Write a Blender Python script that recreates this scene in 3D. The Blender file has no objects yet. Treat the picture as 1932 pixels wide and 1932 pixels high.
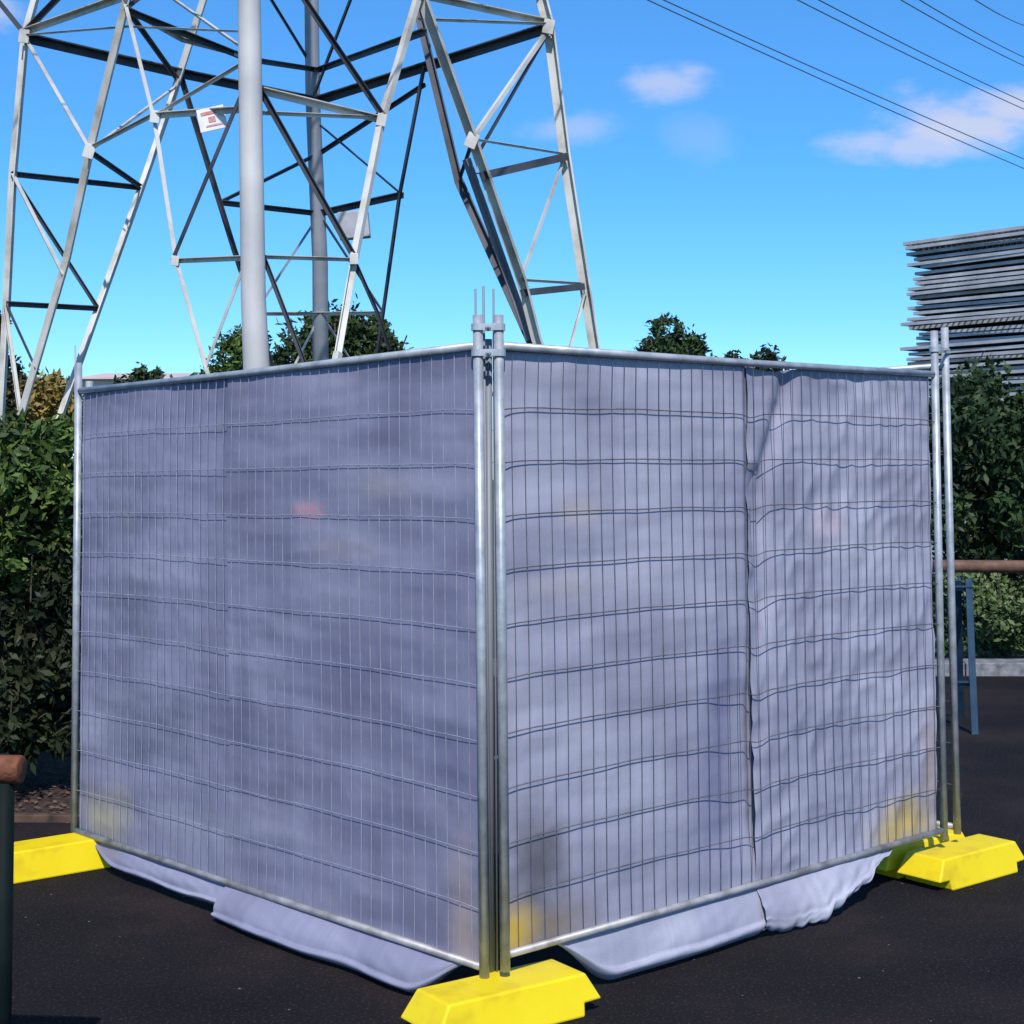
import bpy, math, random
import numpy as np
from mathutils import Vector, Matrix, noise
R = math.radians
random.seed(7); rng = np.random.default_rng(7)
sc = bpy.context.scene
col = sc.collection
F = 2876.0; S = 1932.0; TH = R(2.5); CAMZ = 1.73
SH = -(66 + F*math.tan(TH))

# ------------------------------------------------------------ camera
cd = bpy.data.cameras.new('camera'); cam = bpy.data.objects.new('camera', cd); col.objects.link(cam)
cam.location = (0, 0, CAMZ); cam.rotation_euler = (R(90)+TH, 0, 0)
cd.sensor_width = 36; cd.lens = 36*F/S; cd.shift_y = SH/S; cd.clip_end = 3000; cd.clip_start = 0.05
sc.camera = cam
sc.view_settings.view_transform = 'Standard'; sc.view_settings.look = 'None'; sc.view_settings.exposure = 0

def ray(px, py):
    xc = (px-S/2)/F; yc = (S/2+SH-py)/F
    return Vector((xc, math.cos(TH)-yc*math.sin(TH), math.sin(TH)+yc*math.cos(TH)))
def at(px, py, Y):
    d = ray(px, py); return Vector((0, 0, CAMZ)) + d*(Y/d.y)
def ground(px, py, z=0.0):
    d = ray(px, py); return Vector((0, 0, CAMZ)) + d*((z-CAMZ)/d.z)
def proj(p):
    q = p - Vector((0, 0, CAMZ))
    zc = q.y*math.cos(TH)+q.z*math.sin(TH); yc = -q.y*math.sin(TH)+q.z*math.cos(TH)
    return S/2+F*q.x/zc, S/2+SH-F*yc/zc
def smooth(a, b, x):
    t = max(0, min(1, (x-a)/(b-a))); return t*t*(3-2*t)

# ------------------------------------------------------------ nodes / materials
def newmat(name):
    m = bpy.data.materials.new(name); m.use_nodes = True
    nt = m.node_tree; b = nt.nodes['Principled BSDF']; return m, nt, b
def ramp(nt, fac, stops):
    r = nt.nodes.new('ShaderNodeValToRGB'); e = r.color_ramp.elements
    while len(e) < len(stops): e.new(0.5)
    for k, (p, c) in enumerate(stops): e[k].position = p; e[k].color = (*c, 1)
    nt.links.new(fac, r.inputs[0]); return r.outputs[0]
def nz(nt, scale, detail=4, vec=None, rough=.55):
    n = nt.nodes.new('ShaderNodeTexNoise'); n.inputs['Scale'].default_value = scale
    n.inputs['Detail'].default_value = detail; n.inputs['Roughness'].default_value = rough
    if vec is None:
        tc = nt.nodes.new('ShaderNodeTexCoord'); vec = tc.outputs['Object']
    nt.links.new(vec, n.inputs['Vector']); return n.outputs['Fac']
def bump(nt, b, h, strength=.3, dist=.01):
    u = nt.nodes.new('ShaderNodeBump'); u.inputs['Strength'].default_value = strength; u.inputs['Distance'].default_value = dist
    nt.links.new(h, u.inputs['Height']); nt.links.new(u.outputs[0], b.inputs['Normal'])
def simple(name, stops, scale=6, rough=.6, metal=0, bmp=.2, bd=.004, spec=.4):
    m, nt, b = newmat(name); f = nz(nt, scale, 4)
    nt.links.new(ramp(nt, f, stops), b.inputs['Base Color'])
    b.inputs['Roughness'].default_value = rough; b.inputs['Metallic'].default_value = metal
    b.inputs['Specular IOR Level'].default_value = spec
    if bmp: bump(nt, b, nz(nt, scale*4, 3), bmp, bd)
    return m
M = {}
M['galv'] = simple('galvanised_steel', [(.3, (.26,.28,.31)), (.55, (.40,.42,.45)), (.75, (.52,.54,.56))], 14, .45, .3, .08, .002)
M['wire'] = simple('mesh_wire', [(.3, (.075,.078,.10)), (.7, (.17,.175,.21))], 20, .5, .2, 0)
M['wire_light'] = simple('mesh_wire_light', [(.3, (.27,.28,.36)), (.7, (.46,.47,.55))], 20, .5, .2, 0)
M['rustrail'] = simple('dull_galvanised_rail', [(.35, (.20,.19,.19)), (.6, (.40,.39,.40)), (.8, (.52,.50,.47))], 9, .5, .3, .1, .002)
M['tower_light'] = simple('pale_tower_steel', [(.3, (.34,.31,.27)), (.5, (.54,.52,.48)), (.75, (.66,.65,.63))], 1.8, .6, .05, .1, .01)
M['tower_shade'] = simple('shaded_tower_steel', [(.3, (.025,.028,.038)), (.7, (.08,.085,.10))], 1.5, .6, .1, .1, .01)  # shadow sides of the tower members, their shade put into the base colour
M['tower_pole'] = simple('pale_pole_steel', [(.3, (.38,.37,.37)), (.7, (.54,.53,.52))], .9, .6, .0, .05, .01)
M['tower_back'] = simple('grey_pole_steel', [(.3, (.16,.18,.22)), (.7, (.28,.30,.34))], .9, .5, .1, .05, .01)
M['yellow'] = simple('yellow_plastic', [(.25, (.60,.41,.008)), (.45, (.82,.61,.006)), (.8, (.88,.68,.008))], 5, .5, 0, .15, .003)
M['cable'] = simple('cable', [(.3, (.05,.06,.08)), (.7, (.09,.10,.12))], 1, .6, 0, 0)
M['bark'] = simple('bark', [(.3, (.030,.022,.015)), (.7, (.10,.075,.055))], 9, .9, 0, .5, .02)
M['soil'] = simple('mulch_soil', [(.3, (.018,.010,.008)), (.55, (.06,.034,.025)), (.75, (.14,.09,.065))], 22, .95, 0, .8, .03)
M['kerbm'] = simple('concrete', [(.3, (.10,.10,.11)), (.7, (.27,.27,.28))], 12, .85, 0, .3, .01)
M['verge'] = simple('verge', [(.3, (.03,.035,.015)), (.7, (.09,.09,.04))], 3, .95, 0, .5, .05)
M['woodrail'] = simple('rust_brown_timber', [(.3, (.08,.025,.012)), (.55, (.18,.06,.026)), (.8, (.28,.11,.05))], 16, .75, 0, .6, .008)
M['woodrail2'] = simple('weathered_brown_timber', [(.3, (.07,.035,.025)), (.55, (.14,.07,.045)), (.8, (.22,.12,.08))], 11, .7, 0, .4, .006)
M['edge'] = simple('dark_timber', [(.3, (.03,.02,.015)), (.55, (.09,.05,.035)), (.8, (.15,.09,.06))], 11, .8, 0, .3, .006)
M['greenpost'] = simple('dark_green_paint', [(.3, (.0015,.005,.005)), (.7, (.004,.011,.010))], 8, .7, 0, .1, .004, .15)
M['blue'] = simple('blue_grey_paint', [(.3, (.02,.045,.08)), (.7, (.04,.09,.15))], 8, .45, .1, .1)
M['sign'] = simple('white_sign', [(.35, (.68,.60,.60)), (.55, (.76,.74,.76)), (.8, (.8,.79,.82))], 3.5, .5, 0, 0)
M['signred'] = simple('faded_red_print', [(.35, (.50,.16,.14)), (.7, (.62,.38,.36))], 6, .6, 0, 0)
M['greybox'] = simple('grey_box', [(.3, (.30,.30,.34)), (.7, (.45,.45,.48))], 3, .6, 0, 0)
M['bwall'] = simple('pale_render', [(.3, (.5,.47,.46)), (.7, (.68,.64,.62))], .5, .8)
M['broof'] = simple('pale_roof', [(.3, (.5,.36,.34)), (.7, (.62,.5,.48))], .7, .7)
M['glass'] = simple('dark_window', [(.3, (.03,.04,.06)), (.7, (.06,.08,.1))], .7, .2)
M['panel'] = simple('stacked_panel_steel', [(.3, (.27,.28,.30)), (.55, (.40,.41,.44)), (.75, (.56,.57,.59))], 2.5, .6, .1, .1)
M['panelwire'] = simple('stacked_panel_wire', [(.3, (.06,.062,.07)), (.7, (.14,.145,.16))], 5, .7, .1, 0)
M['stone'] = simple('pale_chips', [(.3, (.05,.04,.04)), (.7, (.16,.14,.13))], 30, .9, 0, .2)

m, nt, b = newmat('asphalt')
a1 = nz(nt, .9, 5); a2 = nz(nt, 90, 2)
c1 = ramp(nt, a1, [(.3, (.006,.006,.008)), (.5, (.012,.010,.012)), (.62, (.022,.016,.016)), (.75, (.042,.029,.026))])
c2 = ramp(nt, a2, [(.56, (0,0,0)), (.8, (.05,.040,.038))])
mx = nt.nodes.new('ShaderNodeMix'); mx.data_type = 'RGBA'; mx.blend_type = 'ADD'; mx.inputs[0].default_value = 1
nt.links.new(c1, mx.inputs[6]); nt.links.new(c2, mx.inputs[7]); nt.links.new(mx.outputs[2], b.inputs['Base Color'])
b.inputs['Roughness'].default_value = .95; b.inputs['Specular IOR Level'].default_value = .12
bump(nt, b, nz(nt, 110, 3), .7, .006)
M['asphalt'] = m

m, nt, b = newmat('leaf')
at_ = nt.nodes.new('ShaderNodeAttribute'); at_.attribute_name = 'tint'
nt.links.new(at_.outputs['Color'], b.inputs['Base Color'])
b.inputs['Roughness'].default_value = .6; b.inputs['Specular IOR Level'].default_value = .25
M['leaf'] = m

def mult(nt, a, b_):
    mm = nt.nodes.new('ShaderNodeMix'); mm.data_type = 'RGBA'; mm.blend_type = 'MULTIPLY'; mm.inputs[0].default_value = 1
    nt.links.new(a, mm.inputs[6]); nt.links.new(b_, mm.inputs[7]); return mm.outputs[2]
def clothmat(name, stops, spots):
    m, nt, b = newmat(name)
    uv = nt.nodes.new('ShaderNodeUVMap'); uv.uv_map = 'UVMap'; V = uv.outputs[0]
    def mapped(sx_, sy_, rz=0.0):
        mp = nt.nodes.new('ShaderNodeMapping'); mp.inputs['Scale'].default_value = (sx_, sy_, 1); mp.inputs['Rotation'].default_value = (0,0,rz)
        nt.links.new(V, mp.inputs[0]); return mp.outputs[0]
    c = ramp(nt, nz(nt, 1.5, 2.5, mapped(.6, 1.6, .12), .5), stops)
    c = mult(nt, c, ramp(nt, nz(nt, 260, 2, V), [(.3, (.90,.90,.90)), (.7, (1.07,1.07,1.07))]))
    c = mult(nt, c, ramp(nt, nz(nt, 2.0, 3, mapped(9, .30), .6), [(.3, (.91,.91,.92)), (.7, (1.06,1.06,1.06))]))
    c = mult(nt, c, ramp(nt, nz(nt, 1.7, 2, mapped(1.0, 1.0), .5), [(.36, (.84,.83,.86)), (.5, (.99,.99,1.0)), (.68, (1.08,1.08,1.07))]))
    pert = nz(nt, 5, 3, V)
    for (cx, cy, rx, ry, colr, st) in spots:
        s = nt.nodes.new('ShaderNodeVectorMath'); s.operation = 'SUBTRACT'; nt.links.new(V, s.inputs[0]); s.inputs[1].default_value = (cx, cy, 0)
        k = nt.nodes.new('ShaderNodeVectorMath'); k.operation = 'MULTIPLY'; nt.links.new(s.outputs[0], k.inputs[0]); k.inputs[1].default_value = (1/rx, 1/ry, 0)
        l = nt.nodes.new('ShaderNodeVectorMath'); l.operation = 'LENGTH'; nt.links.new(k.outputs[0], l.inputs[0])
        ad = nt.nodes.new('ShaderNodeMath'); ad.operation = 'MULTIPLY_ADD'; nt.links.new(pert, ad.inputs[0]); ad.inputs[1].default_value = 1.5; nt.links.new(l.outputs['Value'], ad.inputs[2])
        mr = nt.nodes.new('ShaderNodeMapRange'); mr.interpolation_type = 'SMOOTHSTEP'
        mr.inputs[1].default_value = 2.0; mr.inputs[2].default_value = .7; mr.inputs[3].default_value = 0; mr.inputs[4].default_value = st
        nt.links.new(ad.outputs[0], mr.inputs[0])
        mi = nt.nodes.new('ShaderNodeMix'); mi.data_type = 'RGBA'; nt.links.new(mr.outputs[0], mi.inputs[0]); nt.links.new(c, mi.inputs[6]); mi.inputs[7].default_value = (*colr, 1)
        c = mi.outputs[2]
    nt.links.new(c, b.inputs['Base Color'])
    b.inputs['Roughness'].default_value = .75; b.inputs['Specular IOR Level'].default_value = .2
    h1 = nz(nt, 2.2, 1.5, mapped(.8, 2.8, .08), .45); h2 = nz(nt, 9, 2, V)
    ad = nt.nodes.new('ShaderNodeMath'); ad.operation = 'MULTIPLY_ADD'; nt.links.new(h2, ad.inputs[0]); ad.inputs[1].default_value = .09; nt.links.new(h1, ad.inputs[2])
    bump(nt, b, ad.outputs[0], .42, .06)
    return m

# ------------------------------------------------------------ object helpers
def tag(o, label=None, cat=None, group=None, kind=None):
    if label: o['label'] = label
    if cat: o['category'] = cat
    if group: o['group'] = group
    if kind: o['kind'] = kind
    return o
def empty(name, loc, label=None, cat=None, group=None):
    o = bpy.data.objects.new(name, None); col.objects.link(o); o.location = loc; o.empty_display_size = .1
    return tag(o, label, cat, group)
class MB:
    def __init__(s): s.v = []; s.f = []; s.uv = None
    def add(s, vs, fs):
        n = len(s.v); s.v += [Vector(v) for v in vs]; s.f += [tuple(i+n for i in f) for f in fs]
    def box(s, c, h, rot=None):
        vs = [Vector((sx*h[0], sy*h[1], sz*h[2])) for sx in (-1,1) for sy in (-1,1) for sz in (-1,1)]
        if rot: vs = [rot @ v for v in vs]
        s.add([v+Vector(c) for v in vs], [(0,1,3,2),(4,6,7,5),(0,4,5,1),(2,3,7,6),(0,2,6,4),(1,5,7,3)])
    def tube(s, pts, r, n=10, cap=True):
        pts = [Vector(p) for p in pts]; rs = r if isinstance(r, (list, tuple)) else [r]*len(pts)
        ring = []; prev = None
        for i, p in enumerate(pts):
            t = (pts[min(i+1, len(pts)-1)]-pts[max(i-1, 0)]).normalized()
            if prev is None:
                up = Vector((0,0,1)) if abs(t.z) < .9 else Vector((1,0,0)); a = t.cross(up).normalized()
            else: a = (prev - t*prev.dot(t)).normalized()
            prev = a; bb = t.cross(a)
            ring.append([p+(a*math.cos(2*math.pi*k/n)+bb*math.sin(2*math.pi*k/n))*rs[i] for k in range(n)])
        vs = [v for rr in ring for v in rr]; fs = []
        for i in range(len(pts)-1):
            for k in range(n):
                fs.append((i*n+k, i*n+(k+1)%n, (i+1)*n+(k+1)%n, (i+1)*n+k))
        if cap: fs.append(tuple(range(n-1,-1,-1))); fs.append(tuple((len(pts)-1)*n+k for k in range(n)))
        s.add(vs, fs)
    def prof(s, a, b_, w, th, up=(0,0,1)):           # L-angle bar
        a = Vector(a); b_ = Vector(b_); t = (b_-a).normalized(); u = Vector(up)
        if abs(t.dot(u)) > .95: u = Vector((0,1,0))
        x = t.cross(u).normalized(); y = t.cross(x).normalized()
        P = [(0,0),(w,0),(w,th),(th,th),(th,w),(0,w)]
        P = [(p[0]-w/2, p[1]-w/2) for p in P]
        vs = [a+x*p[0]+y*p[1] for p in P]+[b_+x*p[0]+y*p[1] for p in P]
        s.add(vs, [(k,(k+1)%6,6+(k+1)%6,6+k) for k in range(6)]+[(5,4,3,0),(3,2,1,0),(6,9,10,11),(6,7,8,9)])
    def build(s, name, mat, parent=None, smooth=False, bevel=0, origin=None):
        vs = s.v
        if parent is not None: o0 = Vector(parent.location)
        elif origin is not None: o0 = Vector(origin)
        else:
            xs = [v.x for v in vs]; ys = [v.y for v in vs]; zs = [v.z for v in vs]
            o0 = Vector(((min(xs)+max(xs))/2, (min(ys)+max(ys))/2, min(zs)))
        me = bpy.data.meshes.new(name); me.from_pydata([tuple(v-o0) for v in vs], [], s.f)
        if s.uv is not None:
            l = me.uv_layers.new(name='UVMap')
            for lp in me.loops: l.data[lp.index].uv = s.uv[lp.vertex_index]
        me.update(); me.materials.append(mat)
        if smooth:
            for p in me.polygons: p.use_smooth = True
        o = bpy.data.objects.new(name, me); col.objects.link(o)
        if parent is not None: o.parent = parent
        else: o.location = o0
        if bevel:
            md = o.modifiers.new('bevel', 'BEVEL'); md.width = bevel; md.segments = 2; md.limit_method = 'ANGLE'
        return o
def copy_tree(o, parent=None):
    c = o.copy(); col.objects.link(c)
    if parent: c.parent = parent
    for ch in list(o.children): copy_tree(ch, c)
    return c

# ------------------------------------------------------------ ground
mb = MB(); mb.add([(-400,-60,0),(400,-60,0),(400,900,0),(-400,900,0)], [(0,1,2,3)])
tag(mb.build('ground', M['asphalt'], origin=(0,0,0)), kind='structure')
mb = MB(); mb.add([(-8,7.95,.004),(-2.15,7.75,.004),(-1.2,9.6,.004),(-1.2,13,.004),(-8,13,.004)], [(0,1,2,3,4)])
tag(mb.build('soil_bed', M['soil'], origin=(0,0,0)), kind='structure')
mb = MB(); mb.add([(-60,14.0,.004),(80,14.0,.004),(80,120,.004),(-60,120,.004)], [(0,1,2,3)])
tag(mb.build('verge', M['verge'], origin=(0,0,0)), kind='structure')
mb = MB()
for k in range(14): mb.box((-1.5+k*1.21, 13.5, .05), (.6, .16, .065))
tag(mb.build('kerb', M['kerbm'], bevel=.012), kind='structure')
mb = MB(); mb.box((-5.1,7.84,.012), (2.9,.025,.025), Matrix.Rotation(-.034,3,'Z'))
tag(mb.build('timber_edging', M['edge'], bevel=.005), 'low dark timber edging along the soil bed below the left hedge', 'edging')
mb = MB()
for k in range(260):
    y = random.uniform(4.2, 8.5); x = random.uniform(-3.2, 3.6); r = random.uniform(.002, .006)*(1 if random.random() < .9 else 1.8)
    n = 5; a0 = random.random()*6
    vs = [(x+r*math.cos(a0+2*math.pi*i/n)*random.uniform(.7,1.3), y+r*math.sin(a0+2*math.pi*i/n), .002) for i in range(n)]+[(x,y,.002+r*.5)]
    mb.add(vs, [(i,(i+1)%n,n) for i in range(n)])
tag(mb.build('grit', M['stone'], origin=(0,0,0)), 'tiny stone chips scattered over the dark asphalt', 'grit', kind='stuff')
mb = MB()
for k in range(1700):
    x = random.uniform(-5.5, -1.9); y = random.uniform(7.8, 9.2)
    if y < 7.95 + (x+8)*-.03: continue
    r = random.uniform(.012, .03); a0 = random.random()*6.28; t = random.uniform(-.4,.4)
    c_, s_ = math.cos(a0), math.sin(a0)
    mb.add([(x-r*c_, y-r*s_, .012), (x+.4*r*s_, y-.4*r*c_, .014+abs(t)*r), (x+r*c_, y+r*s_, .012+.3*r), (x-.4*r*s_, y+.4*r*c_, .012)], [(0,1,2,3)])
M['litter'] = simple('dry_leaf', [(.3, (.05,.028,.018)), (.5, (.12,.07,.045)), (.7, (.24,.15,.09))], 9, .9, 0, 0)
tag(mb.build('leaf_litter', M['litter'], origin=(0,0,0)), 'dry brown leaf litter lying on the soil bed under the left hedge', 'leaf litter', kind='stuff')

# ------------------------------------------------------------ temporary fence
class Panel:
    def __init__(s, bl, br, tl, tr):
        s.c = (Vector(bl), Vector(br), Vector(tl), Vector(tr))
        s.W = (s.c[1]-s.c[0]).length; s.H = (s.c[2]-s.c[0]).length
        s.n = (s.c[1]-s.c[0]).cross(s.c[2]-s.c[0]).normalized()
        if s.n.y > 0: s.n = -s.n
    def p(s, u, v, d=0):
        a = s.c[0].lerp(s.c[1], u); b = s.c[2].lerp(s.c[3], u); return a.lerp(b, v) + s.n*d
    def uvof(s, px, py):
        best = None
        for i in range(101):
            for j in range(101):
                q = proj(s.p(i/100, j/100)); e = (q[0]-px)**2+(q[1]-py)**2
                if best is None or e < best[0]: best = (e, i/100, j/100)
        return best[1]*s.W, best[2]*s.H
YC = 4.96
PL = Panel(at(914,1826,YC), at(140,1566,6.97), at(902,652,YC), at(148,738,6.97))
PR = Panel(at(953,1802,YC), at(1781,1566,6.65), at(941,652,YC), at(1764,706,6.65))
def belly(P, x, y, seed):          # slow in-and-out shape shared by wires and cloth
    return .014*noise.noise(Vector((x*1.1, y*.9, seed)))
def build_panel(P, label, wmat, ext=(.09,.09), low=(.06,.06), seed=0, wig=1.0, rv=.0016, rh=.0019):
    base = P.p(.5, 0); base.z = 0
    e = empty('temporary_fence_panel', base, label, 'fence panel')
    for u, ex, lo in ((0, ext[0], low[0]), (1, ext[1], low[1])):
        mb = MB(); a = P.p(u,0); b = P.p(u,1); d = (b-a).normalized()
        mb.tube([a-d*lo, b+d*ex], .0165, 16); mb.build('post', M['galv'], e, True)
    uo = .017/P.W
    mb = MB(); mb.tube([P.p(uo,1), P.p(.5,1.0)-Vector((0,0,.004)), P.p(1-uo,1)], .014, 12); mb.build('top_rail', M['galv'], e, True)
    mb = MB(); mb.tube([P.p(uo,0), P.p(.5,0)-Vector((0,0,.004)), P.p(1-uo,0)], .013, 12); mb.build('bottom_rail', M['rustrail'], e, True)
    mb = MB(); nv = int(P.W/.058)
    def edge(u, v): return smooth(0,.03,u)*smooth(1,.97,u)*smooth(0,.03,v)*smooth(1,.97,v)
    for k in range(1, nv):
        u = k/nv
        pts = []
        for v in np.linspace(.003, .997, 14):
            pts.append(P.p(u + .0009*noise.noise(Vector((u*9, v*3, 5)))+.0006*noise.noise(Vector((k*7.3,0,0))), v, belly(P, u*P.W, v*P.H, seed)*edge(u,v)))
        mb.tube(pts, rv, 4, False)
    nh = 11
    for j in range(1, nh):
        v0 = j/nh*.985+.005
        pts = []
        for i in range(65):
            u = uo+(1-2*uo)*i/64
            w = wig*(.0050*noise.noise(Vector((u*3.2, 3.1, v0*1.5)))+.0022*noise.noise(Vector((u*10, 7, j*3))))
            w -= wig*(.006*math.exp(-u/.03)+.006*math.exp(-(1-u)/.03))
            if wig > .8: w -= .008*math.exp(-((u-.505)/.018)**2)
            pts.append(P.p(u, v0+w, rv+rh*.8+belly(P, u*P.W, v0*P.H, seed)*edge(u,v0)))
        mb.tube(pts, rh, 4, False)
    mb.build('wire_mesh', wmat, e)
    return e
build_panel(PL, 'left galvanised mesh fence panel in front of the cloth, facing the hedge side', M['wire_light'], (.10,.13), (.07,.03), 31, .8, .0013, .0012)
build_panel(PR, 'right galvanised mesh fence panel in front of the cloth, facing the stacked panels', M['wire'], (.10,.19), (.05,.04), 47, 1.0, .0014, .0020)
dL = (PL.p(1,0)-PL.p(0,0)); dR = (PR.p(1,0)-PR.p(0,0))
off = at(1806,1560,6.75)-PR.p(1,0)
bl3 = PR.p(1,0)+off; tl3 = at(1784,690,6.75)
P3 = Panel(bl3, bl3+dL*.97, tl3, tl3+dL*.97)
build_panel(P3, 'rear galvanised fence panel whose tall post stands just right of the right corner', M['wire'], (.17,.09), (.03,.05))
bl4 = PL.p(1,0)+Vector((.03,.07,0)); tl4 = PL.p(1,1)+Vector((.03,.07,0))
P4 = Panel(bl4, P3.p(1,0)-Vector((.05,.05,0)), tl4, P3.p(1,1)-Vector((.05,.05,0)))
build_panel(P4, 'rear fence panel starting behind the left end post by the hedge', M['wire'], (.05,.05), (.05,.05))

def clamp(P, u, v, w, label, h=.011):
    c = P.p(u, v); e = empty('fence_clamp', c, label, 'clamp', None)
    rz = math.atan2((w).y, w.x); rot = Matrix.Rotation(rz, 3, 'Z'); L = w.length
    mb = MB(); n = Vector((w.y, -w.x, 0)).normalized()
    if n.y > 0: n = -n
    mid = c+w*.5
    for s in (-1, 1): mb.box(mid+n*.0195*s, (L/2+.004, .0022, h), rot)
    for q, s in ((c, -1), (c+w, 1)):
        for k in range(7):
            a = math.pi*(k-3)/7.0
            dr = (w.normalized()*s)*math.cos(a)+n*math.sin(a)
            mb.box(q+dr*.0195, (.0022, .0055, h), Matrix.Rotation(math.atan2(dr.y, dr.x), 3, 'Z'))
    mb.build('clamp_plate', M['galv'], e)
    mb = MB(); mb.tube([mid-n*.032, mid+n*.038], .004, 8); mb.tube([mid+n*.022, mid+n*.030], .009, 6); mb.build('bolt', M['galv'], e)
    return e
for v, nm in ((1.030, 'upper'), (.988, 'lower'),):
    w = PR.p(0, v)-PL.p(0, v); w.z = 0
    clamp(PL, 0, v, w, nm+' steel clamp joining the two posts at the near corner')
w = P3.p(0,1)-PR.p(1,1); w.z = 0
clamp(PR, 1, 1.055, w, 'steel clamp joining the two posts at the right corner')
for i, (pt, pb, y) in enumerate((((897,545),(912,1835),4.99), ((912,540),(926,1840),5.01), ((931,545),(938,1838),5.015))):
    mb = MB(); a = at(pb[0], pb[1], y); b = at(pt[0], pt[1], y)
    mb.tube([a, b], .0038 if i != 1 else .0044, 8)
    tag(mb.build('steel_rod', M['tower_back'], None, True), ['leftmost thin steel rod rising above the near corner posts','middle thin steel rod rising above the near corner posts','rightmost thin steel rod rising above the near corner posts'][i], 'rod')
mb = MB(); mb.tube([at(927,1842,5.03), at(921,640,5.03)], .013, 12)
tag(mb.build('steel_pole', M['tower_back'], None, True), 'blue grey steel pole between the two near corner posts', 'pole')
mb = MB(); mb.tube([at(141,1560,7.02), at(142,652,7.02)], .004, 8)
tag(mb.build('steel_rod', M['wire_light'], None, True), 'thin steel rod rising above the left end post by the hedge', 'rod')

# ------------------------------------------------------------ cloth
def cloth(P, u0, u1, mat, seed, wseed, base, disp, skirt, out, label, vt=lambda u: .99, extra=None, crumple=1.0, ragged=0.0, rough=.4):
    nu = int((u1-u0)*P.W/.011); nvv = 150; ns = 26
    mb = MB(); uv = []
    for i in range(nu+1):
        u = u0+(u1-u0)*i/nu
        for j in range(nvv+1):
            v = vt(u)*(1-j/nvv)
            x = u*P.W; y = v*P.H
            d = -base - disp*abs(noise.noise(Vector((x*1.6, y*.8, seed)))) - disp*.35*abs(noise.noise(Vector((x*5+y*2, y*3.5, seed+9))))
            d -= .0012*(1-abs(math.sin(math.pi*v*11)))
            d += belly(P, x, y, wseed)*smooth(0,.03,v)
            if crumple: d -= .010*crumple*abs(noise.noise(Vector((x*7-y*3, y*6+x*2, seed+4))))
            if extra: d += extra(u, v)
            uu = u+.0015*noise.noise(Vector((2.0*i/nu, y*3, seed+3)))
            mb.v.append(P.p(uu, v, d)); uv.append((x, y))
        L = skirt(u); b0 = P.p(u, 0)
        n1 = noise.noise(Vector((u*5, 1, seed+20))); n3 = noise.noise(Vector((u*9, 4, seed+25)))
        o_ = out*(1+.45*n1+.25*n3)
        for j in range(1, ns+1):
            t = j/ns
            n2 = noise.noise(Vector((u*12, t*2.0, seed+21))); n5 = noise.noise(Vector((u*34+t*5, t*5, seed+23)))*rough
            if t < .58:
                s = t/.58; d = -.014+o_*math.sin(s*math.pi/2)**1.3*L; z = b0.z*(1-L*.70*s**1.1)
            else:      # soft roll curling back under the hem
                s = (t-.58)/.42; a = s*math.pi*1.05; rr_ = .030*(1+.4*n3)*(1-ragged)
                d = -.014+o_*L-rr_*(1-math.cos(a))*.7*L+rr_*1.0*math.sin(a)*L; z = b0.z*(1-L*.70)-(b0.z*.26)*L*(1-math.cos(a))/2
            z += (.010*n2+.008*n5)*math.sin(t*math.pi)
            q = P.p(u, 0, d+.012*n2*t+.010*n5*t); q.z = max(z, .005)
            mb.v.append(q); uv.append((u*P.W, -t*.25))
    m_ = nvv+1+ns
    for i in range(nu):
        for j in range(m_-1):
            mb.f.append((i*m_+j, (i+1)*m_+j, (i+1)*m_+j+1, i*m_+j+1))
    mb.uv = uv
    return tag(mb.build('privacy_cloth', mat, None, True), label, 'cloth')
def spot(P, px, py, rx, ry, c, st):
    u, v = P.uvof(px, py); return (u, v, rx, ry, c, st)
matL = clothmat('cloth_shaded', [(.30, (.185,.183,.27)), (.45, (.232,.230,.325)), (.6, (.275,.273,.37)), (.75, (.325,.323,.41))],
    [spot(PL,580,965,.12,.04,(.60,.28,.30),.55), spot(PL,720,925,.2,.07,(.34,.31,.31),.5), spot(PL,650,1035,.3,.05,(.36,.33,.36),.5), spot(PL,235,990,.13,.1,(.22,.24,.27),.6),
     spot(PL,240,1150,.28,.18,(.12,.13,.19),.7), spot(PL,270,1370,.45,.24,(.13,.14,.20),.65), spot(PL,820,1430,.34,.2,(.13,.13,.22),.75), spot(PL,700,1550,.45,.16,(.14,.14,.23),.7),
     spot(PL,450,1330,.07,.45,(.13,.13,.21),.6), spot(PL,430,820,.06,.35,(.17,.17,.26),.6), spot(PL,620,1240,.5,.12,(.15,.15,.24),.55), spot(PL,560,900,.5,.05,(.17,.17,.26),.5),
     spot(PL,200,1545,.24,.17,(.38,.34,.22),.8), spot(PL,870,1770,.09,.35,(.40,.31,.27),.7), spot(PL,780,690,.4,.07,(.10,.10,.17),.7), spot(PL,350,1550,.4,.1,(.34,.34,.40),.5)])
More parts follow.
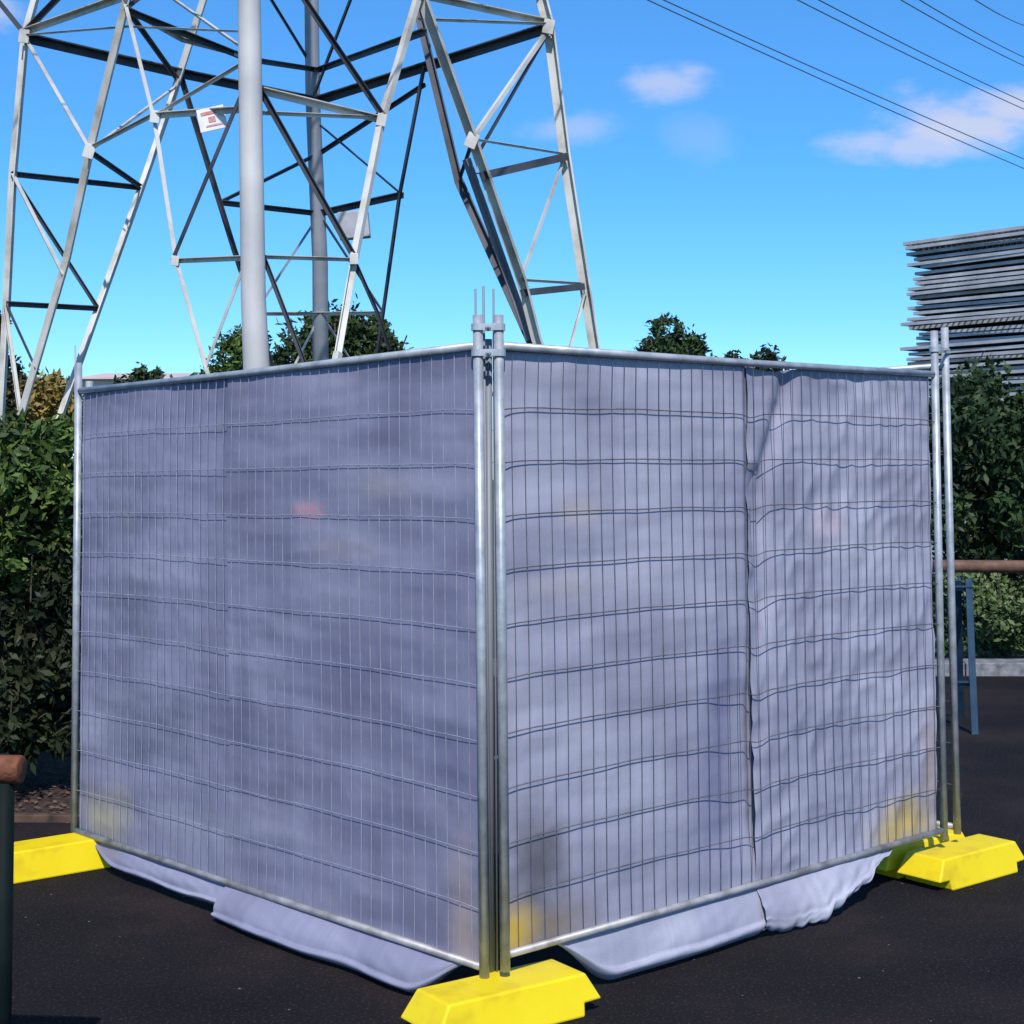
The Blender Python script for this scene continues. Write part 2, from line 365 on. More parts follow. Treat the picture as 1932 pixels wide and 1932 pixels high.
matR = clothmat('cloth_lit', [(.30, (.275,.272,.35)), (.45, (.330,.327,.41)), (.6, (.375,.372,.455)), (.75, (.425,.422,.49))],
    [spot(PR,1100,965,.14,.06,(.46,.39,.36),.55), spot(PR,1570,985,.14,.07,(.48,.37,.42),.6), spot(PR,1060,1110,.3,.06,(.44,.41,.41),.5),
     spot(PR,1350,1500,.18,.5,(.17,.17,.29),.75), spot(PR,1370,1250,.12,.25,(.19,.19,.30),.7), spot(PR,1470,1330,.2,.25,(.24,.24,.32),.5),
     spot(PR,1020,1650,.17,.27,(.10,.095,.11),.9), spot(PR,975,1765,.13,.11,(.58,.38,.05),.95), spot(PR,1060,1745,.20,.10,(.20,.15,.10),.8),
     spot(PR,1715,1560,.27,.14,(.48,.34,.09),.95), spot(PR,1760,1470,.10,.3,(.34,.25,.23),.85), spot(PR,1500,720,.3,.06,(.18,.18,.25),.75), spot(PR,1600,1400,.25,.3,(.23,.23,.31),.6),
     spot(PR,1440,900,.05,.3,(.22,.22,.30),.6), spot(PR,1250,1580,.3,.1,(.23,.23,.31),.5)])
us = .534
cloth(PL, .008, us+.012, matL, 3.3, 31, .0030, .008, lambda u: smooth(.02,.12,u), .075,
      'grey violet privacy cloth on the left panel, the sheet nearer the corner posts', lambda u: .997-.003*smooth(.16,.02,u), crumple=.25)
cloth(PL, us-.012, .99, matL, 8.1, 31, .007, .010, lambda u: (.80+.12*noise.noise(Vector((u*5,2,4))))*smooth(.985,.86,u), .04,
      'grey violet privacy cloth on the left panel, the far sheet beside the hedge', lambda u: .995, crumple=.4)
ur = .500
def foldR(u, v):
    cc = ur+.028+.075*smooth(.70,1.0,v)
    return -.032*math.exp(-((u-cc)/.020)**2)*smooth(.15,.75,v)
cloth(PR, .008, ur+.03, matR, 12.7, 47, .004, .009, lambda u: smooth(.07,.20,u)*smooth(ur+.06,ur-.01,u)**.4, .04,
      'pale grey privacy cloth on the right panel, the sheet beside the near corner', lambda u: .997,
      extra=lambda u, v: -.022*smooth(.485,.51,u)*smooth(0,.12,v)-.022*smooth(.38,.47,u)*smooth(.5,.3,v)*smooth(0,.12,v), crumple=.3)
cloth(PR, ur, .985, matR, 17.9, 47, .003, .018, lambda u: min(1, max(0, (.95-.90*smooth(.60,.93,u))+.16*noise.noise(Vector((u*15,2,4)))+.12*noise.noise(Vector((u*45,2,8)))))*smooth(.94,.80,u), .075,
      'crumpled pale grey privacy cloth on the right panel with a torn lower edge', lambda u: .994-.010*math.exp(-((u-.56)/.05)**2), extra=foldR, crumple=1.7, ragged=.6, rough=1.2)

# ------------------------------------------------------------ yellow blocks
def block_mesh():
    prof = [(-.24,0),(.24,0),(.245,.04),(.315,.042),(.262,.128),(-.262,.128),(-.315,.042),(-.245,.04)]
    mb = MB()
    def hw(z): return .122-.028*(z/.128)
    vs = [(x, -hw(z), z) for x, z in prof]+[(x, hw(z), z) for x, z in prof]
    n = len(prof)
    mb.add(vs, [(0,1,2,7),(7,2,3,4,5,6),(n+7,n+2,n+1,n),(n+6,n+5,n+4,n+3,n+2,n+7)]+[(k, n+k, n+(k+1)%n, (k+1)%n) for k in range(n)])
    return mb
def make_block(loc, rz, label):
    e = empty('fence_foot_block', loc, label, 'fence foot', 'yellow fence feet under the panels')
    mb = block_mesh(); me_o = MB(); me_o.v = [v+Vector(loc) for v in mb.v]; me_o.f = mb.f
    me_o.build('body', M['yellow'], e, False, bevel=.012)
    e.rotation_euler.z = rz
    return e
aR = math.atan2(.673,.74)
b0 = make_block((-.03,4.93,0), aR-.13, 'yellow plastic fence foot under the near corner posts, cut by the bottom of the frame')
def blk(x, y, rz, label):
    c = copy_tree(b0); c.location = (x, y, 0); c.rotation_euler.z = rz; c['label'] = label; return c
blk(-2.02,6.80, aR-.05, 'yellow plastic fence foot under the left end post beside the hedge')
blk(1.955,6.70, aR-.06, 'yellow plastic fence foot under the right corner posts')
blk(1.775,6.885, aR-.06, 'yellow fence foot mostly hidden behind the right corner foot')

# ------------------------------------------------------------ lattice tower
XC = -3.63
tower = empty('lattice_tower', (XC,24.5,0), 'tall pale steel lattice electricity tower with braced legs behind the fence', 'pylon')
def member(name, pts, w, mat, up=(0,0,1)):
    mb = MB(); w *= .84
    for a, b in zip(pts[:-1], pts[1:]):
        t = (b-a).normalized()*w*.12
        mb.prof(a, b+t, w, w*.16, up)
    return mb.build(name, M[mat], tower)
def mem(name, L, w, mat, up=(0,0,1)): return member(name, [at(*q) for q in L], w, mat, up)
def foot(px, Y): return Vector(((px-S/2)/F*Y, Y, 0))
TL, TR, TF, TB = Vector((XC-1.4,24.5,20)), Vector((XC+1.4,24.5,20)), Vector((XC,23.1,20)), Vector((XC,25.9,20))
LFoot, RFoot, FFoot, BFoot = foot(-14,24.9), foot(1190,24.9), foot(490,19.8), foot(608,29.2)
Lr, Rr, Fr, Br = at(45,65,24.5), at(1035,48,24.5), at(470,-106,20.3), at(590,185,28.7)
c = 'tower_light'; k = 'tower_shade'; g = 'tower_back'
member('leg', [TL, Lr, at(22,330,24.6), at(9,600,24.8), LFoot], .16, c, (1,0,0))
member('leg', [TR, Rr, at(1066,295,24.6), at(1120,645,24.8), RFoot], .21, c, (1,0,0))
mb = MB(); mb.tube([TF, Fr, at(470,0,20.25), at(478,560,20), at(484,700,19.9), FFoot], [.10,.15,.155,.165,.175,.19], 20); mb.build('leg', M['tower_pole'], tower, True)
mb = MB(); mb.tube([TB, Br, at(604,500,29), BFoot], [.10,.14,.15,.16], 20); mb.build('leg', M['tower_back'], tower, True)
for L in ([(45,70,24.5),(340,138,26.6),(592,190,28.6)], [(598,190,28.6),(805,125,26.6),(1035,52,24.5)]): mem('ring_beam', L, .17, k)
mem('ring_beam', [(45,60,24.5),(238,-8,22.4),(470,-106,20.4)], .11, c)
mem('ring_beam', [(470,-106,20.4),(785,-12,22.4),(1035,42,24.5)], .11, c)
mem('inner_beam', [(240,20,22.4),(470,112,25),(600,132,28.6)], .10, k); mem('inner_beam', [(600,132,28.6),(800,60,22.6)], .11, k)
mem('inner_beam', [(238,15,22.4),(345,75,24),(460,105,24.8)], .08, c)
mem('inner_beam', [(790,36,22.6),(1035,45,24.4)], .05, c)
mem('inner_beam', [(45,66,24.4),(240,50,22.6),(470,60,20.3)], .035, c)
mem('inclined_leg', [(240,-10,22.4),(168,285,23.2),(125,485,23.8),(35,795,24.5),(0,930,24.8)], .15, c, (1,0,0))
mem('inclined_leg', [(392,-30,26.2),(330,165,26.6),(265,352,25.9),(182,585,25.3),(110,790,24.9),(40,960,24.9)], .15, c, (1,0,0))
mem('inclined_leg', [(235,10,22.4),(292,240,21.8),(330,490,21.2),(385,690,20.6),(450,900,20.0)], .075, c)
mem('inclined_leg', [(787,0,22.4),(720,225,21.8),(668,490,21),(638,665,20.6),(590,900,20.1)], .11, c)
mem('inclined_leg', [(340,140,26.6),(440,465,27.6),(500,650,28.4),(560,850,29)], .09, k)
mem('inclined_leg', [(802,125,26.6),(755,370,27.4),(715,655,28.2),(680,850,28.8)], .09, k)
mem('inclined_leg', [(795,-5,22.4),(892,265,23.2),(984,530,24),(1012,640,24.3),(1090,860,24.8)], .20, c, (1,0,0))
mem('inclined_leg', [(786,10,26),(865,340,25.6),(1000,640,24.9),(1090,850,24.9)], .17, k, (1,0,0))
mem('inclined_leg', [(880,300,23.7),(1000,640,24.5)], .12, g)
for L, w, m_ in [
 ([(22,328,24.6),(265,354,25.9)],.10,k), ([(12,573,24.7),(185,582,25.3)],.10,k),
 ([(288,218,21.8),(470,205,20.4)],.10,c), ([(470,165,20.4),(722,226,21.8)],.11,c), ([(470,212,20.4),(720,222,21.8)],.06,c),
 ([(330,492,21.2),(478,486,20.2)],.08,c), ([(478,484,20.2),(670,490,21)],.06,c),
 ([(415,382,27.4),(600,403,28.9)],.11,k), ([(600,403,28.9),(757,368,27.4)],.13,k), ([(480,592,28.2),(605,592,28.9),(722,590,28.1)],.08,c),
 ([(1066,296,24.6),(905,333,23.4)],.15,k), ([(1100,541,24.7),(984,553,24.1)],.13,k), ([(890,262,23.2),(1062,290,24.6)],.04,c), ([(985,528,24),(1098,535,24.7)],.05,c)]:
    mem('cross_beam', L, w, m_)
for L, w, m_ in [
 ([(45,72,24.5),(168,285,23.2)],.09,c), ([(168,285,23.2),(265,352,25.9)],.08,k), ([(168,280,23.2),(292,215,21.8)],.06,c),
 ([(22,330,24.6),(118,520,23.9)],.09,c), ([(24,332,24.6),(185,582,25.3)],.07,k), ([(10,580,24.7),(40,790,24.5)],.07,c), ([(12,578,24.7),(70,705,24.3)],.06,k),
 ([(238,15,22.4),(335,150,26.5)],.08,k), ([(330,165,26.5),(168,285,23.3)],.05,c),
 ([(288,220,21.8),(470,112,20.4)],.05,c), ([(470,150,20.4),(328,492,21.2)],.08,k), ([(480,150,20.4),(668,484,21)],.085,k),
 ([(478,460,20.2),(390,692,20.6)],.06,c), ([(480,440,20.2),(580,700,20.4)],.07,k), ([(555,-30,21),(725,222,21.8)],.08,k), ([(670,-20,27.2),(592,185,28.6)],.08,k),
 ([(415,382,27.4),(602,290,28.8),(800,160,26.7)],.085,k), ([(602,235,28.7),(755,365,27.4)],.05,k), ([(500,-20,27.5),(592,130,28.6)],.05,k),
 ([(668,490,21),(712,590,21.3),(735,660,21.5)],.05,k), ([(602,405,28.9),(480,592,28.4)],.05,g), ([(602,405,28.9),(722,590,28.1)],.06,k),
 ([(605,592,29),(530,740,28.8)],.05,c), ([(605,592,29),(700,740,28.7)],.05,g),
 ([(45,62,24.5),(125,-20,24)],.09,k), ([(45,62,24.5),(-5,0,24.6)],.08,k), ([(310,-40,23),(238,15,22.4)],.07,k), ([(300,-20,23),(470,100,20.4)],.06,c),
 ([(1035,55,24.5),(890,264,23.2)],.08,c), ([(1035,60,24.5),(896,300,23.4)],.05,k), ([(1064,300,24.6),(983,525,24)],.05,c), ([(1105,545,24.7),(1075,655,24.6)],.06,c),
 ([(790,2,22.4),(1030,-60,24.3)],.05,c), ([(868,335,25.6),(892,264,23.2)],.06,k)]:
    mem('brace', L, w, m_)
cs = [TL, TF, TR, TB]; rs = [Lr, Fr, Rr, Br]
for i in range(4):
    for t0, t1 in ((.25,.5),(.5,.75),(.75,1.0)):
        a0, b1_ = rs[i].lerp(cs[i], t0), rs[(i+1)%4].lerp(cs[(i+1)%4], t1); b0_ = rs[(i+1)%4].lerp(cs[(i+1)%4], t0)
        member('brace', [a0, b1_], .07, c); member('cross_beam', [a0, b0_], .08, c)
for s in (-1, 1):
    member('cross_arm', [Vector((XC+s*1.3,24.5,19.5)), Vector((XC+s*7,24.5,19.9))], .12, c); member('cross_arm', [Vector((XC+s*1.0,24.5,18.2)), Vector((XC+s*7,24.5,19.8))], .12, c)
for (px, py, Y, s, r_) in ((168,285,23.1,.085,.3),(292,220,21.7,.07,.1),(720,226,21.7,.07,.2),(890,265,23.1,.09,.4),(330,492,21.1,.055,.1),(668,488,20.9,.06,0),(1035,50,24.35,.09,.2),(45,68,24.35,.085,.1)):
    mb = MB(); mb.box(at(px,py,Y), (s,.006,s*1.3), Matrix.Rotation(r_,3,'Y')); mb.build('gusset_plate', M[c], tower, bevel=.02)
rs_ = Matrix.Rotation(-.22,3,'Y'); sc_ = at(400,224,20.9)
mb = MB(); mb.box(sc_, (.19,.01,.16), rs_); o = mb.build('sign_plate', M['sign'], tower); o['label'] = 'small white tilted sign plate with faint reddish marks'
for dx, dz_, hx, hz in ((-.03,.085,.11,.022), (.0,-.01,.05,.038), (.02,-.095,.12,.012)):
    mb = MB(); mb.box(sc_+rs_@Vector((dx,-.014,dz_)), (hx,.0025,hz), rs_)
    q_ = mb.build('sign_marking', M['signred'], tower)
mb = MB(); mb.box(at(668,425,27.7), (.28,.12,.25), Matrix.Rotation(-.1,3,'Y')); mb.build('equipment_box', M['greybox'], tower, bevel=.02)

# ------------------------------------------------------------ power lines
wires = [((1222,0),(1932,318),'lowest'),((1252,0),(1932,300),'second lowest'),((1505,0),(1932,206),'third lowest'),((1545,0),(1932,192),'fourth lowest'),((1700,0),(1932,124),'fifth lowest'),((1735,0),(1932,108),'second highest'),((1840,0),(1932,48),'highest')]
for a, b, w in wires:
    A = at(*a, 44); B = at(*b, 66); d = B-A
    mb = MB(); pts = []
    for i in range(61):
        t = -1.2+3.4*i/60; p = A+d*t; p.z += .25*(t*t-t)
        pts.append(p)
    mb.tube(pts, .019, 5); tag(mb.build('power_line', M['cable'], None, True), w+' of the thin power lines crossing the sky at upper right', 'cable', 'power lines crossing the sky')

# ------------------------------------------------------------ vegetation
def crown(name, blobs, n, size, cols, parent=None, seed=1, clump=.28, flower=None):
    r = np.random.default_rng(seed)
    vol = np.array([b[3]*b[4]*b[5] for b in blobs])**.67; vol /= vol.sum()
    nc = 46*len(blobs)
    ids = r.choice(len(blobs), nc, p=vol)
    cc = np.zeros((nc, 3)); cr = np.zeros(nc)
    for i, b in enumerate(ids):
        B = blobs[b]; v = r.normal(size=3); v /= np.linalg.norm(v); rad = r.uniform(.45, 1.0)**.6
        cc[i] = np.array(B[:3])+v*rad*np.array(B[3:6])*r.uniform(.85,1.12); cr[i] = clump*min(B[3:6])*r.uniform(.5, 1.35)
    cb = r.uniform(0, 1, nc)
    k = r.integers(0, nc, n)
    off = r.normal(size=(n, 3)); off /= np.linalg.norm(off, axis=1)[:, None]; off *= (r.uniform(0, 1, n)**.45)[:, None]*cr[k][:, None]*1.35
    P_ = cc[k]+off; P_[:, 2] = np.maximum(P_[:, 2], .03)
    t1 = r.normal(size=(n, 3)); t1 /= np.linalg.norm(t1, axis=1)[:, None]
    t2 = np.cross(t1, r.normal(size=(n, 3))); t2 /= np.linalg.norm(t2, axis=1)[:, None]
    s = size*r.uniform(.6, 1.4, n)[:, None]
    V = np.stack([P_-t1*s, P_+t2*s*.42, P_+t1*s, P_-t2*s*.42], 1).reshape(-1, 3)
    cols = np.array(cols); f = np.clip(.55*cb[k]+.45*r.uniform(0, 1, n), 0, .999)*(len(cols)-1)
    i0 = f.astype(int); ff = (f-i0)[:, None]; Cc = cols[i0]*(1-ff)+cols[np.minimum(i0+1, len(cols)-1)]*ff
    if flower:
        mk = (r.uniform(0, 1, n) < flower[1]) & (P_[:, 2] > flower[2]); Cc[mk] = flower[0]
    org = np.array(parent.location)
    me = bpy.data.meshes.new(name); me.vertices.add(4*n); me.vertices.foreach_set('co', (V-org).ravel())
    me.loops.add(4*n); me.loops.foreach_set('vertex_index', np.arange(4*n)); me.polygons.add(n)
    me.polygons.foreach_set('loop_start', np.arange(0, 4*n, 4)); me.polygons.foreach_set('loop_total', np.full(n, 4)); me.update(calc_edges=True)
    at_ = me.attributes.new('tint', 'FLOAT_COLOR', 'POINT'); cc4 = np.ones((4*n, 4)); cc4[:, :3] = np.repeat(Cc, 4, 0); at_.data.foreach_set('color', cc4.ravel())
    me.materials.append(M['leaf']); o = bpy.data.objects.new(name, me); col.objects.link(o)
    o.parent = parent
    return o
def limbs(base, blobs, r0, parent, seed=1, n=9, name='trunk'):
    rr = random.Random(seed); mb = MB(); base = Vector(base)
    top = sum((Vector(b[:3]) for b in blobs), Vector())/len(blobs)
    mid = base.lerp(top, .5)+Vector((rr.uniform(-1,1),rr.uniform(-1,1),0))*r0
    mb.tube([base, base.lerp(mid,.5), mid, top], [r0*1.2, r0, r0*.8, r0*.4], 10)
    for i in range(n):
        b = blobs[i % len(blobs)]; st = base.lerp(top, rr.uniform(.12,.75))
        e = Vector(b[:3])+Vector((rr.uniform(-.95,.95)*b[3], rr.uniform(-.95,.95)*b[4], rr.uniform(-.3,.95)*b[5]))
        m1 = st.lerp(e,.5)+Vector((rr.uniform(-.1,.1)*b[3], 0, .08*b[5]))
        mb.tube([st, m1, e], [r0*.45, r0*.3, r0*.1], 6)
    mb.build(name, M['bark'], parent, True)
def plant(name, base, blobs, n, size, cols, label, cat, r0, seed, clump=.28, flower=None, group=None, nl=9):
    e = empty(name, base, label, cat, group); limbs(base, blobs, r0, e, seed, nl)
    crown('crown', blobs, n, size, cols, e, seed=seed, clump=clump, flower=flower); return e
G1 = [(.012,.024,.008),(.034,.062,.013),(.075,.125,.024),(.15,.21,.05)]
GD = [(.008,.016,.008),(.018,.036,.014),(.035,.065,.020),(.07,.11,.03)]
GM = [(.008,.014,.006),(.022,.038,.012),(.045,.075,.020),(.10,.13,.03)]
GDD = [(.006,.010,.005),(.014,.024,.009),(.028,.038,.014),(.055,.055,.025)]
plant('hedge_shrub', (-2.85,8.55,0), [(-2.72,8.5,1.52,.42,.4,.36),(-2.5,8.6,1.78,.20,.25,.24),(-3.15,8.5,1.6,.45,.4,.36),(-2.78,8.6,1.88,.14,.2,.20)], 13000, .036, G1,
      'leafy green shrub with bright tips right at the left end of the fence panel', 'shrub', .035, 3, .36, ((.42,.34,.06), .02, 1.7), nl=24)
plant('hedge_shrub', (-2.7,8.45,0), [(-2.60,8.55,1.05,.42,.35,.34),(-2.85,8.45,.72,.45,.3,.38),(-2.5,8.4,.55,.35,.25,.30),(-2.95,8.3,.38,.4,.25,.25)], 12000, .034, GDD,
      'low dark twiggy shrub below the green one, beside the left yellow foot', 'shrub', .022, 4, .34, nl=70)
plant('hedge_shrub', (-4.3,9.3,0), [(-4.3,9.2,1.2,.8,.7,.7),(-4.0,9.4,1.6,.6,.5,.4)], 7000, .045, GM, 'leafy green shrub further left in the hedge', 'shrub', .04, 5, nl=12)
plant('hedge_shrub', (-2.9,10.0,0), [(-2.9,10,.7,.9,.4,.6),(-2.3,10.1,.7,.6,.4,.65),(-3.2,10,.4,.8,.4,.4)], 9000, .045, GDD, 'dark shrub standing behind the twiggy shrub, mostly hidden by the left panel', 'shrub', .04, 6, nl=12)
plant('bush', (4.75,14.9,0), [(4.75,14.9,1.55,1.0,.8,1.05),(4.5,15,2.05,.75,.7,.6),(5.3,14.9,1.8,.9,.8,.85)], 24000, .05, GD,
      'dark green dense bush behind the brown rail on the right', 'bush', .07, 8, .30, nl=10)
plant('bush', (6.8,15.2,0), [(6.8,15.2,1.5,1.1,.8,1.1),(7.2,15.4,2.0,1.0,.7,.8)], 9000, .055, GD, 'dark green bush to the right of the dense bush at the frame edge', 'bush', .07, 9)
plant('low_bush', (4.6,14.25,0), [(4.3,14.25,.5,.55,.35,.42),(5.0,14.2,.5,.6,.35,.42)], 11000, .036, [(.02,.035,.015),(.05,.085,.03),(.10,.15,.05),(.17,.20,.11)],
      'low lighter green bush under the brown rail by the kerb', 'bush', .03, 10)
def fblob(px, py, Y, rx, rz, ry=None):
    p = at(px, py, Y); return (p.x, p.y, p.z, rx, ry or rx, rz)
def ftree(name, px, Y, blobs, n, size, cols, label, seed, r0=.25):
    plant(name, (foot(px,Y).x, Y, 0), blobs, n, size, cols, label, 'tree', r0, seed, .34)
Y=46
ftree('distant_tree', 640, Y, [fblob(640,675,Y,1.5,1.4),fblob(690,650,Y,.8,.7),fblob(610,612,Y,.8,.5),fblob(725,690,Y,.7,1.2),fblob(570,690,Y,1.1,1.1)], 7000, .13, GM, 'dark round tree far behind the tower legs', 21)
ftree('distant_tree', 455, Y, [fblob(455,700,Y,1.0,1.0),fblob(475,655,Y,.6,.6),fblob(420,720,Y,.7,.7)], 3600, .12, G1, 'lighter green tree far behind the thick pale tower pole', 22)
Y=60
ftree('distant_tree', 1270, Y, [fblob(1272,685,Y,1.35,1.1),fblob(1260,625,Y,.6,.55),fblob(1300,660,Y,.8,.6),fblob(1232,665,Y,.5,.7)], 5000, .12, GD, 'dark pointed tree top rising above the right fence panel', 23)
ftree('distant_tree', 1448, Y, [fblob(1448,692,Y,.6,.7),fblob(1440,720,Y,.9,.9)], 2200, .12, GDD, 'small dark tree top, the right one of a low pair', 24)
ftree('distant_tree', 1382, Y, [fblob(1382,692,Y,.4,.6),fblob(1385,720,Y,.7,.8)], 1800, .11, GDD, 'small dark tree top, the left one of a low pair', 25)
Y=40
ftree('distant_tree', 272, Y, [fblob(272,730,Y,.6,.45),fblob(272,760,Y,.9,.7)], 2000, .10, GD, 'small round tree top by the pale building above the left panel', 26)
ftree('distant_tree', 60, 34, [fblob(60,780,34,1.1,.8),fblob(15,750,34,.6,.5),fblob(100,755,34,.6,.5)], 5000, .10, [(.07,.06,.02),(.18,.14,.03),(.32,.22,.06)], 'yellowish tree behind the left hedge shrub', 27)
ftree('distant_tree', -30, 30, [fblob(-30,720,30,.6,1.1),fblob(-35,640,30,.45,.6)], 3500, .09, GDD, 'narrow dark tree at the left frame edge behind the tower foot', 28)

p0 = at(150,716,52); p1 = at(385,716,52)
e = empty('distant_building', ((p0.x+p1.x)/2, 54, 0), 'pale low building far behind the left fence panel', 'building')
cx = (p0.x+p1.x)/2; hw = (p1.x-p0.x)/2
mb = MB(); mb.box((cx,54,p0.z/2), (hw,2,p0.z/2)); mb.build('wall', M['bwall'], e)
mb = MB(); zt = p0.z; mb.add([(cx-hw-.3,51.7,zt),(cx+hw+.3,51.7,zt),(cx+hw+.3,56.3,zt),(cx-hw-.3,56.3,zt),(cx-hw+.3,54,zt+.35),(cx+hw-.3,54,zt+.35)], [(0,1,5,4),(2,3,4,5),(1,2,5),(3,0,4),(3,2,1,0)]); mb.build('roof', M['broof'], e)
for i in range(4):
    mb = MB(); mb.box((cx-hw+.7+i*(2*hw-1.4)/3,51.98,zt-1.4), (.35,.03,.5)); mb.build('window', M['glass'], e)

# ------------------------------------------------------------ stack of panels
dirx = Vector((.65,-.76,0)).normalized(); diry = Vector((.76,.65,0)).normalized()
c0 = at(1716,458,20.0); topz = c0.z
ang = math.atan2(dirx.y, dirx.x)
e0 = empty('stacked_fence_panel', (0,0,0), 'grey flat steel panel lying in the tall stack behind the right bush', 'panel', 'flat panels in the tall stack')
Lp, Wp = 3.4, 2.1
mb = MB()
for y in (0, Wp): mb.box((Lp/2, y, 0), (Lp/2, .02, .020))
for x in (.02, Lp-.02): mb.box((x, Wp/2, 0), (.02, Wp/2-.021, .018))
mb.build('frame', M['panel'], e0)
mb = MB()
for i in range(1, 40): mb.box((Lp*i/40, Wp/2, .0), (.006, Wp/2-.025, .012))
for i in range(1, 16): mb.box((Lp/2, Wp*i/16, -.002), (Lp/2-.045, .014, .016))
mb.build('wire_infill', M['panelwire'], e0)
pitch_ = .066; nlay = int(topz/pitch_)
rr = random.Random(5)
for i in range(nlay):
    o = e0 if i == 0 else copy_tree(e0)
    sh = rr.gauss(0, .06); s2 = rr.gauss(0, .03)
    p = Vector((c0.x, c0.y, 0))+dirx*sh+diry*s2
    o.location = (p.x, p.y, topz-pitch_*i-.02+rr.uniform(-.012,.012)); o.rotation_euler = (rr.gauss(0,.004), rr.gauss(0,.0045), ang+rr.gauss(0,.012))

# ------------------------------------------------------------ rails, blue trestle
def rail(pa, pb, posts, label, r=.04, mt='woodrail'):
    c_ = (pa+pb)/2; e = empty('handrail', (c_.x, c_.y, 0), label, 'handrail')
    mb = MB(); mb.tube([pa, pa.lerp(pb,.5)-Vector((0,0,.005)), pb], r, 14); mb.build('top_rail', M[mt], e, True, bevel=.006)
    for t in posts:
        p = pa.lerp(pb, t); mb = MB(); mb.tube([(p.x,p.y,-.02),(p.x,p.y,p.z-r*.9)], .026, 12); mb.build('post', M['greenpost'], e, True)
pe = at(42,1452,4.0)
rail(pe, pe+Vector((-2.6,.25,0)), (.018,.5,.95), 'brown timber handrail end on a dark green post at the left frame edge', .037)
pr = at(1760,1068,13.2)
rail(pr, pr+Vector((5,-.4,0)), (.45,.9), 'brown timber handrail in front of the right bush', .055, 'woodrail2')
f0 = ground(1832,1385); e = empty('blue_trestle', f0, 'narrow blue grey steel trestle standing just behind the right corner posts', 'trestle')
y = f0.y
for (a, b) in (((1838,1385),(1826,1092)), ((1812,1352),(1806,1092))):
    q0 = ground(*a); q1 = at(b[0], b[1], y+.05)
    mb = MB(); mb.prof(q0, q1, .045, .012, (1,0,0)); mb.build('leg', M['blue'], e)
for py in (1110,1290):
    mb = MB(); mb.prof(at(1798,py,y+.05), at(1834,py,y+.03), .035, .01); mb.build('crossbar', M['blue'], e)

# ------------------------------------------------------------ light
sd = Vector((.03,-.66,.70)).normalized(); el = math.asin(sd.z); az = math.atan2(sd.x, sd.y)
ld = bpy.data.lights.new('sun', 'SUN'); ld.energy = 4.5; ld.angle = R(.5); ld.color = (1,.95,.88)
lo = bpy.data.objects.new('sun', ld); col.objects.link(lo); lo.rotation_euler = sd.to_track_quat('Z', 'Y').to_euler(); lo.location = (5,-10,20)
w = bpy.data.worlds.new('World'); sc.world = w; w.use_nodes = True; nt = w.node_tree; bg = nt.nodes['Background']
sky = nt.nodes.new('ShaderNodeTexSky'); sky.sky_type = 'NISHITA'; sky.sun_disc = False; sky.sun_elevation = el; sky.sun_rotation = az
sky.air_density = 1.0; sky.dust_density = .2; sky.ozone_density = 2.0
hs = nt.nodes.new('ShaderNodeHueSaturation'); hs.inputs['Saturation'].default_value = 1.38; hs.inputs['Value'].default_value = 1.95; nt.links.new(sky.outputs[0], hs.inputs['Color'])
tc = nt.nodes.new('ShaderNodeTexCoord'); sx = nt.nodes.new('ShaderNodeSeparateXYZ'); nt.links.new(tc.outputs['Generated'], sx.inputs[0])
grade = ramp(nt, sx.outputs[2], [(0.0, (.40,.64,.92)), (.10, (.38,.65,.92)), (.20, (.46,.71,.93)), (.30, (.72,.80,.92)), (.6, (.95,.92,.9))])
skyc = mult(nt, hs.outputs[0], grade)
def math_(op, a, b=None, c=None):
    n = nt.nodes.new('ShaderNodeMath'); n.operation = op
    for i, v in enumerate((a, b, c)):
        if v is None: continue
        if isinstance(v, (int, float)): n.inputs[i].default_value = v
        else: nt.links.new(v, n.inputs[i])
    return n.outputs[0]
yy = math_('MAXIMUM', sx.outputs[1], .05)
cx_ = math_('DIVIDE', sx.outputs[0], yy); cz_ = math_('DIVIDE', sx.outputs[2], yy)
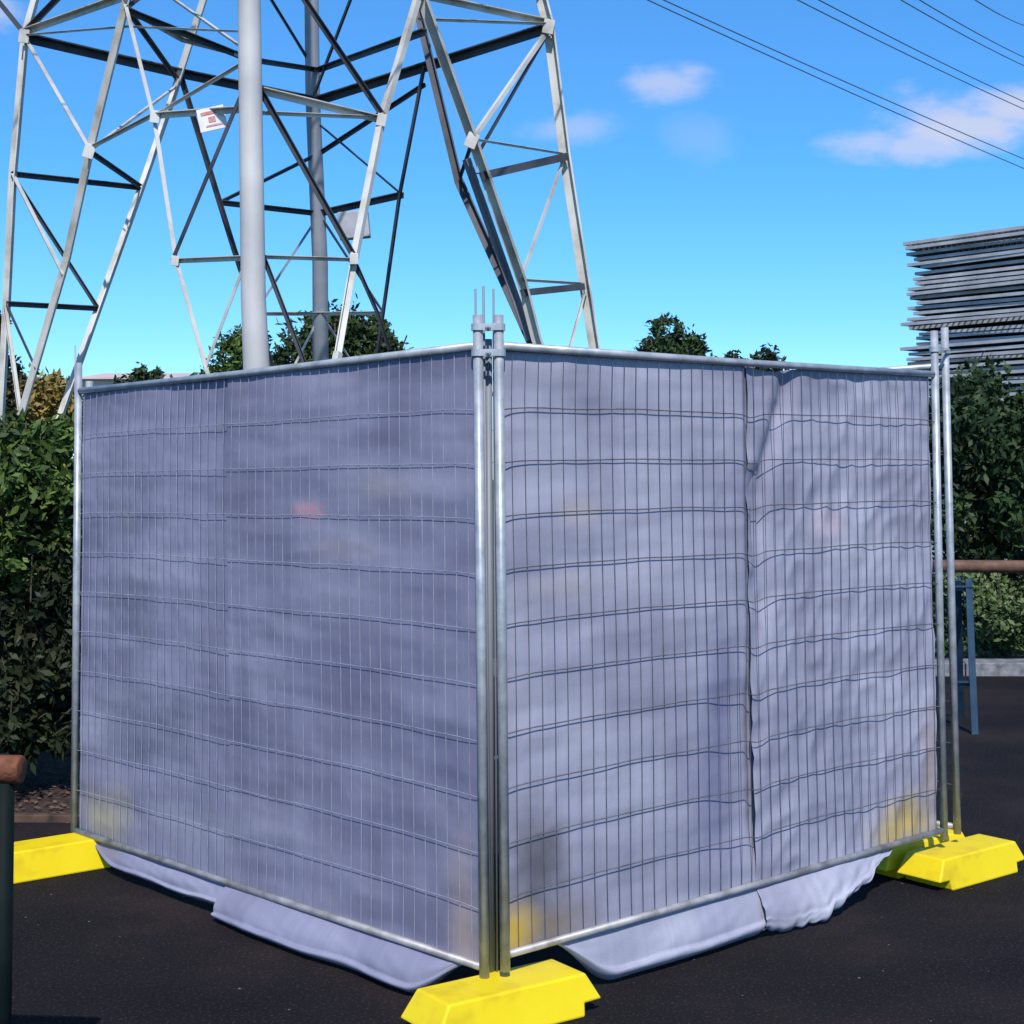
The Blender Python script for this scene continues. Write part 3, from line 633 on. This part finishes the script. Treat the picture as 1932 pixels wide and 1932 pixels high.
cb = nt.nodes.new('ShaderNodeCombineXYZ'); nt.links.new(cx_, cb.inputs[0]); nt.links.new(cz_, cb.inputs[1])
mpn = nt.nodes.new('ShaderNodeMapping'); mpn.inputs['Scale'].default_value = (1,2.0,1); nt.links.new(cb.outputs[0], mpn.inputs[0])
nn = nz(nt, 16, 6, mpn.outputs[0], .6)
tot = None
for (px, py, rx, ry, st) in ((1262,152,125,50,.62),(1300,135,70,32,.5),(1075,242,120,42,.4),(1330,265,90,70,.16),(1820,235,250,75,.85),(1910,205,150,60,.85),(1640,270,120,45,.6),(1750,275,170,40,.7),(-20,10,110,70,.7),(2300,150,300,90,.6),(-500,200,300,90,.6)):
    d = ray(px, py); c_ = (d.x/d.y, d.z/d.y, 0)
    s = nt.nodes.new('ShaderNodeVectorMath'); s.operation = 'SUBTRACT'; nt.links.new(cb.outputs[0], s.inputs[0]); s.inputs[1].default_value = c_
    k_ = nt.nodes.new('ShaderNodeVectorMath'); k_.operation = 'MULTIPLY'; nt.links.new(s.outputs[0], k_.inputs[0]); k_.inputs[1].default_value = (F/rx, F/ry, 0)
    l = nt.nodes.new('ShaderNodeVectorMath'); l.operation = 'LENGTH'; nt.links.new(k_.outputs[0], l.inputs[0])
    v = math_('MULTIPLY_ADD', nn, 1.9, l.outputs['Value'])
    mr = nt.nodes.new('ShaderNodeMapRange'); mr.interpolation_type = 'SMOOTHSTEP'; mr.inputs[1].default_value = 1.95; mr.inputs[2].default_value = 1.05; mr.inputs[3].default_value = 0; mr.inputs[4].default_value = st
    nt.links.new(v, mr.inputs[0]); tot = mr.outputs[0] if tot is None else math_('MAXIMUM', tot, mr.outputs[0])
front = math_('GREATER_THAN', sx.outputs[1], .1); tot = math_('MULTIPLY', tot, front)
mi = nt.nodes.new('ShaderNodeMix'); mi.data_type = 'RGBA'; nt.links.new(tot, mi.inputs[0]); nt.links.new(skyc, mi.inputs[6]); mi.inputs[7].default_value = (6.6,6.9,8.6,1)
nt.links.new(mi.outputs[2], bg.inputs['Color']); bg.inputs['Strength'].default_value = .1
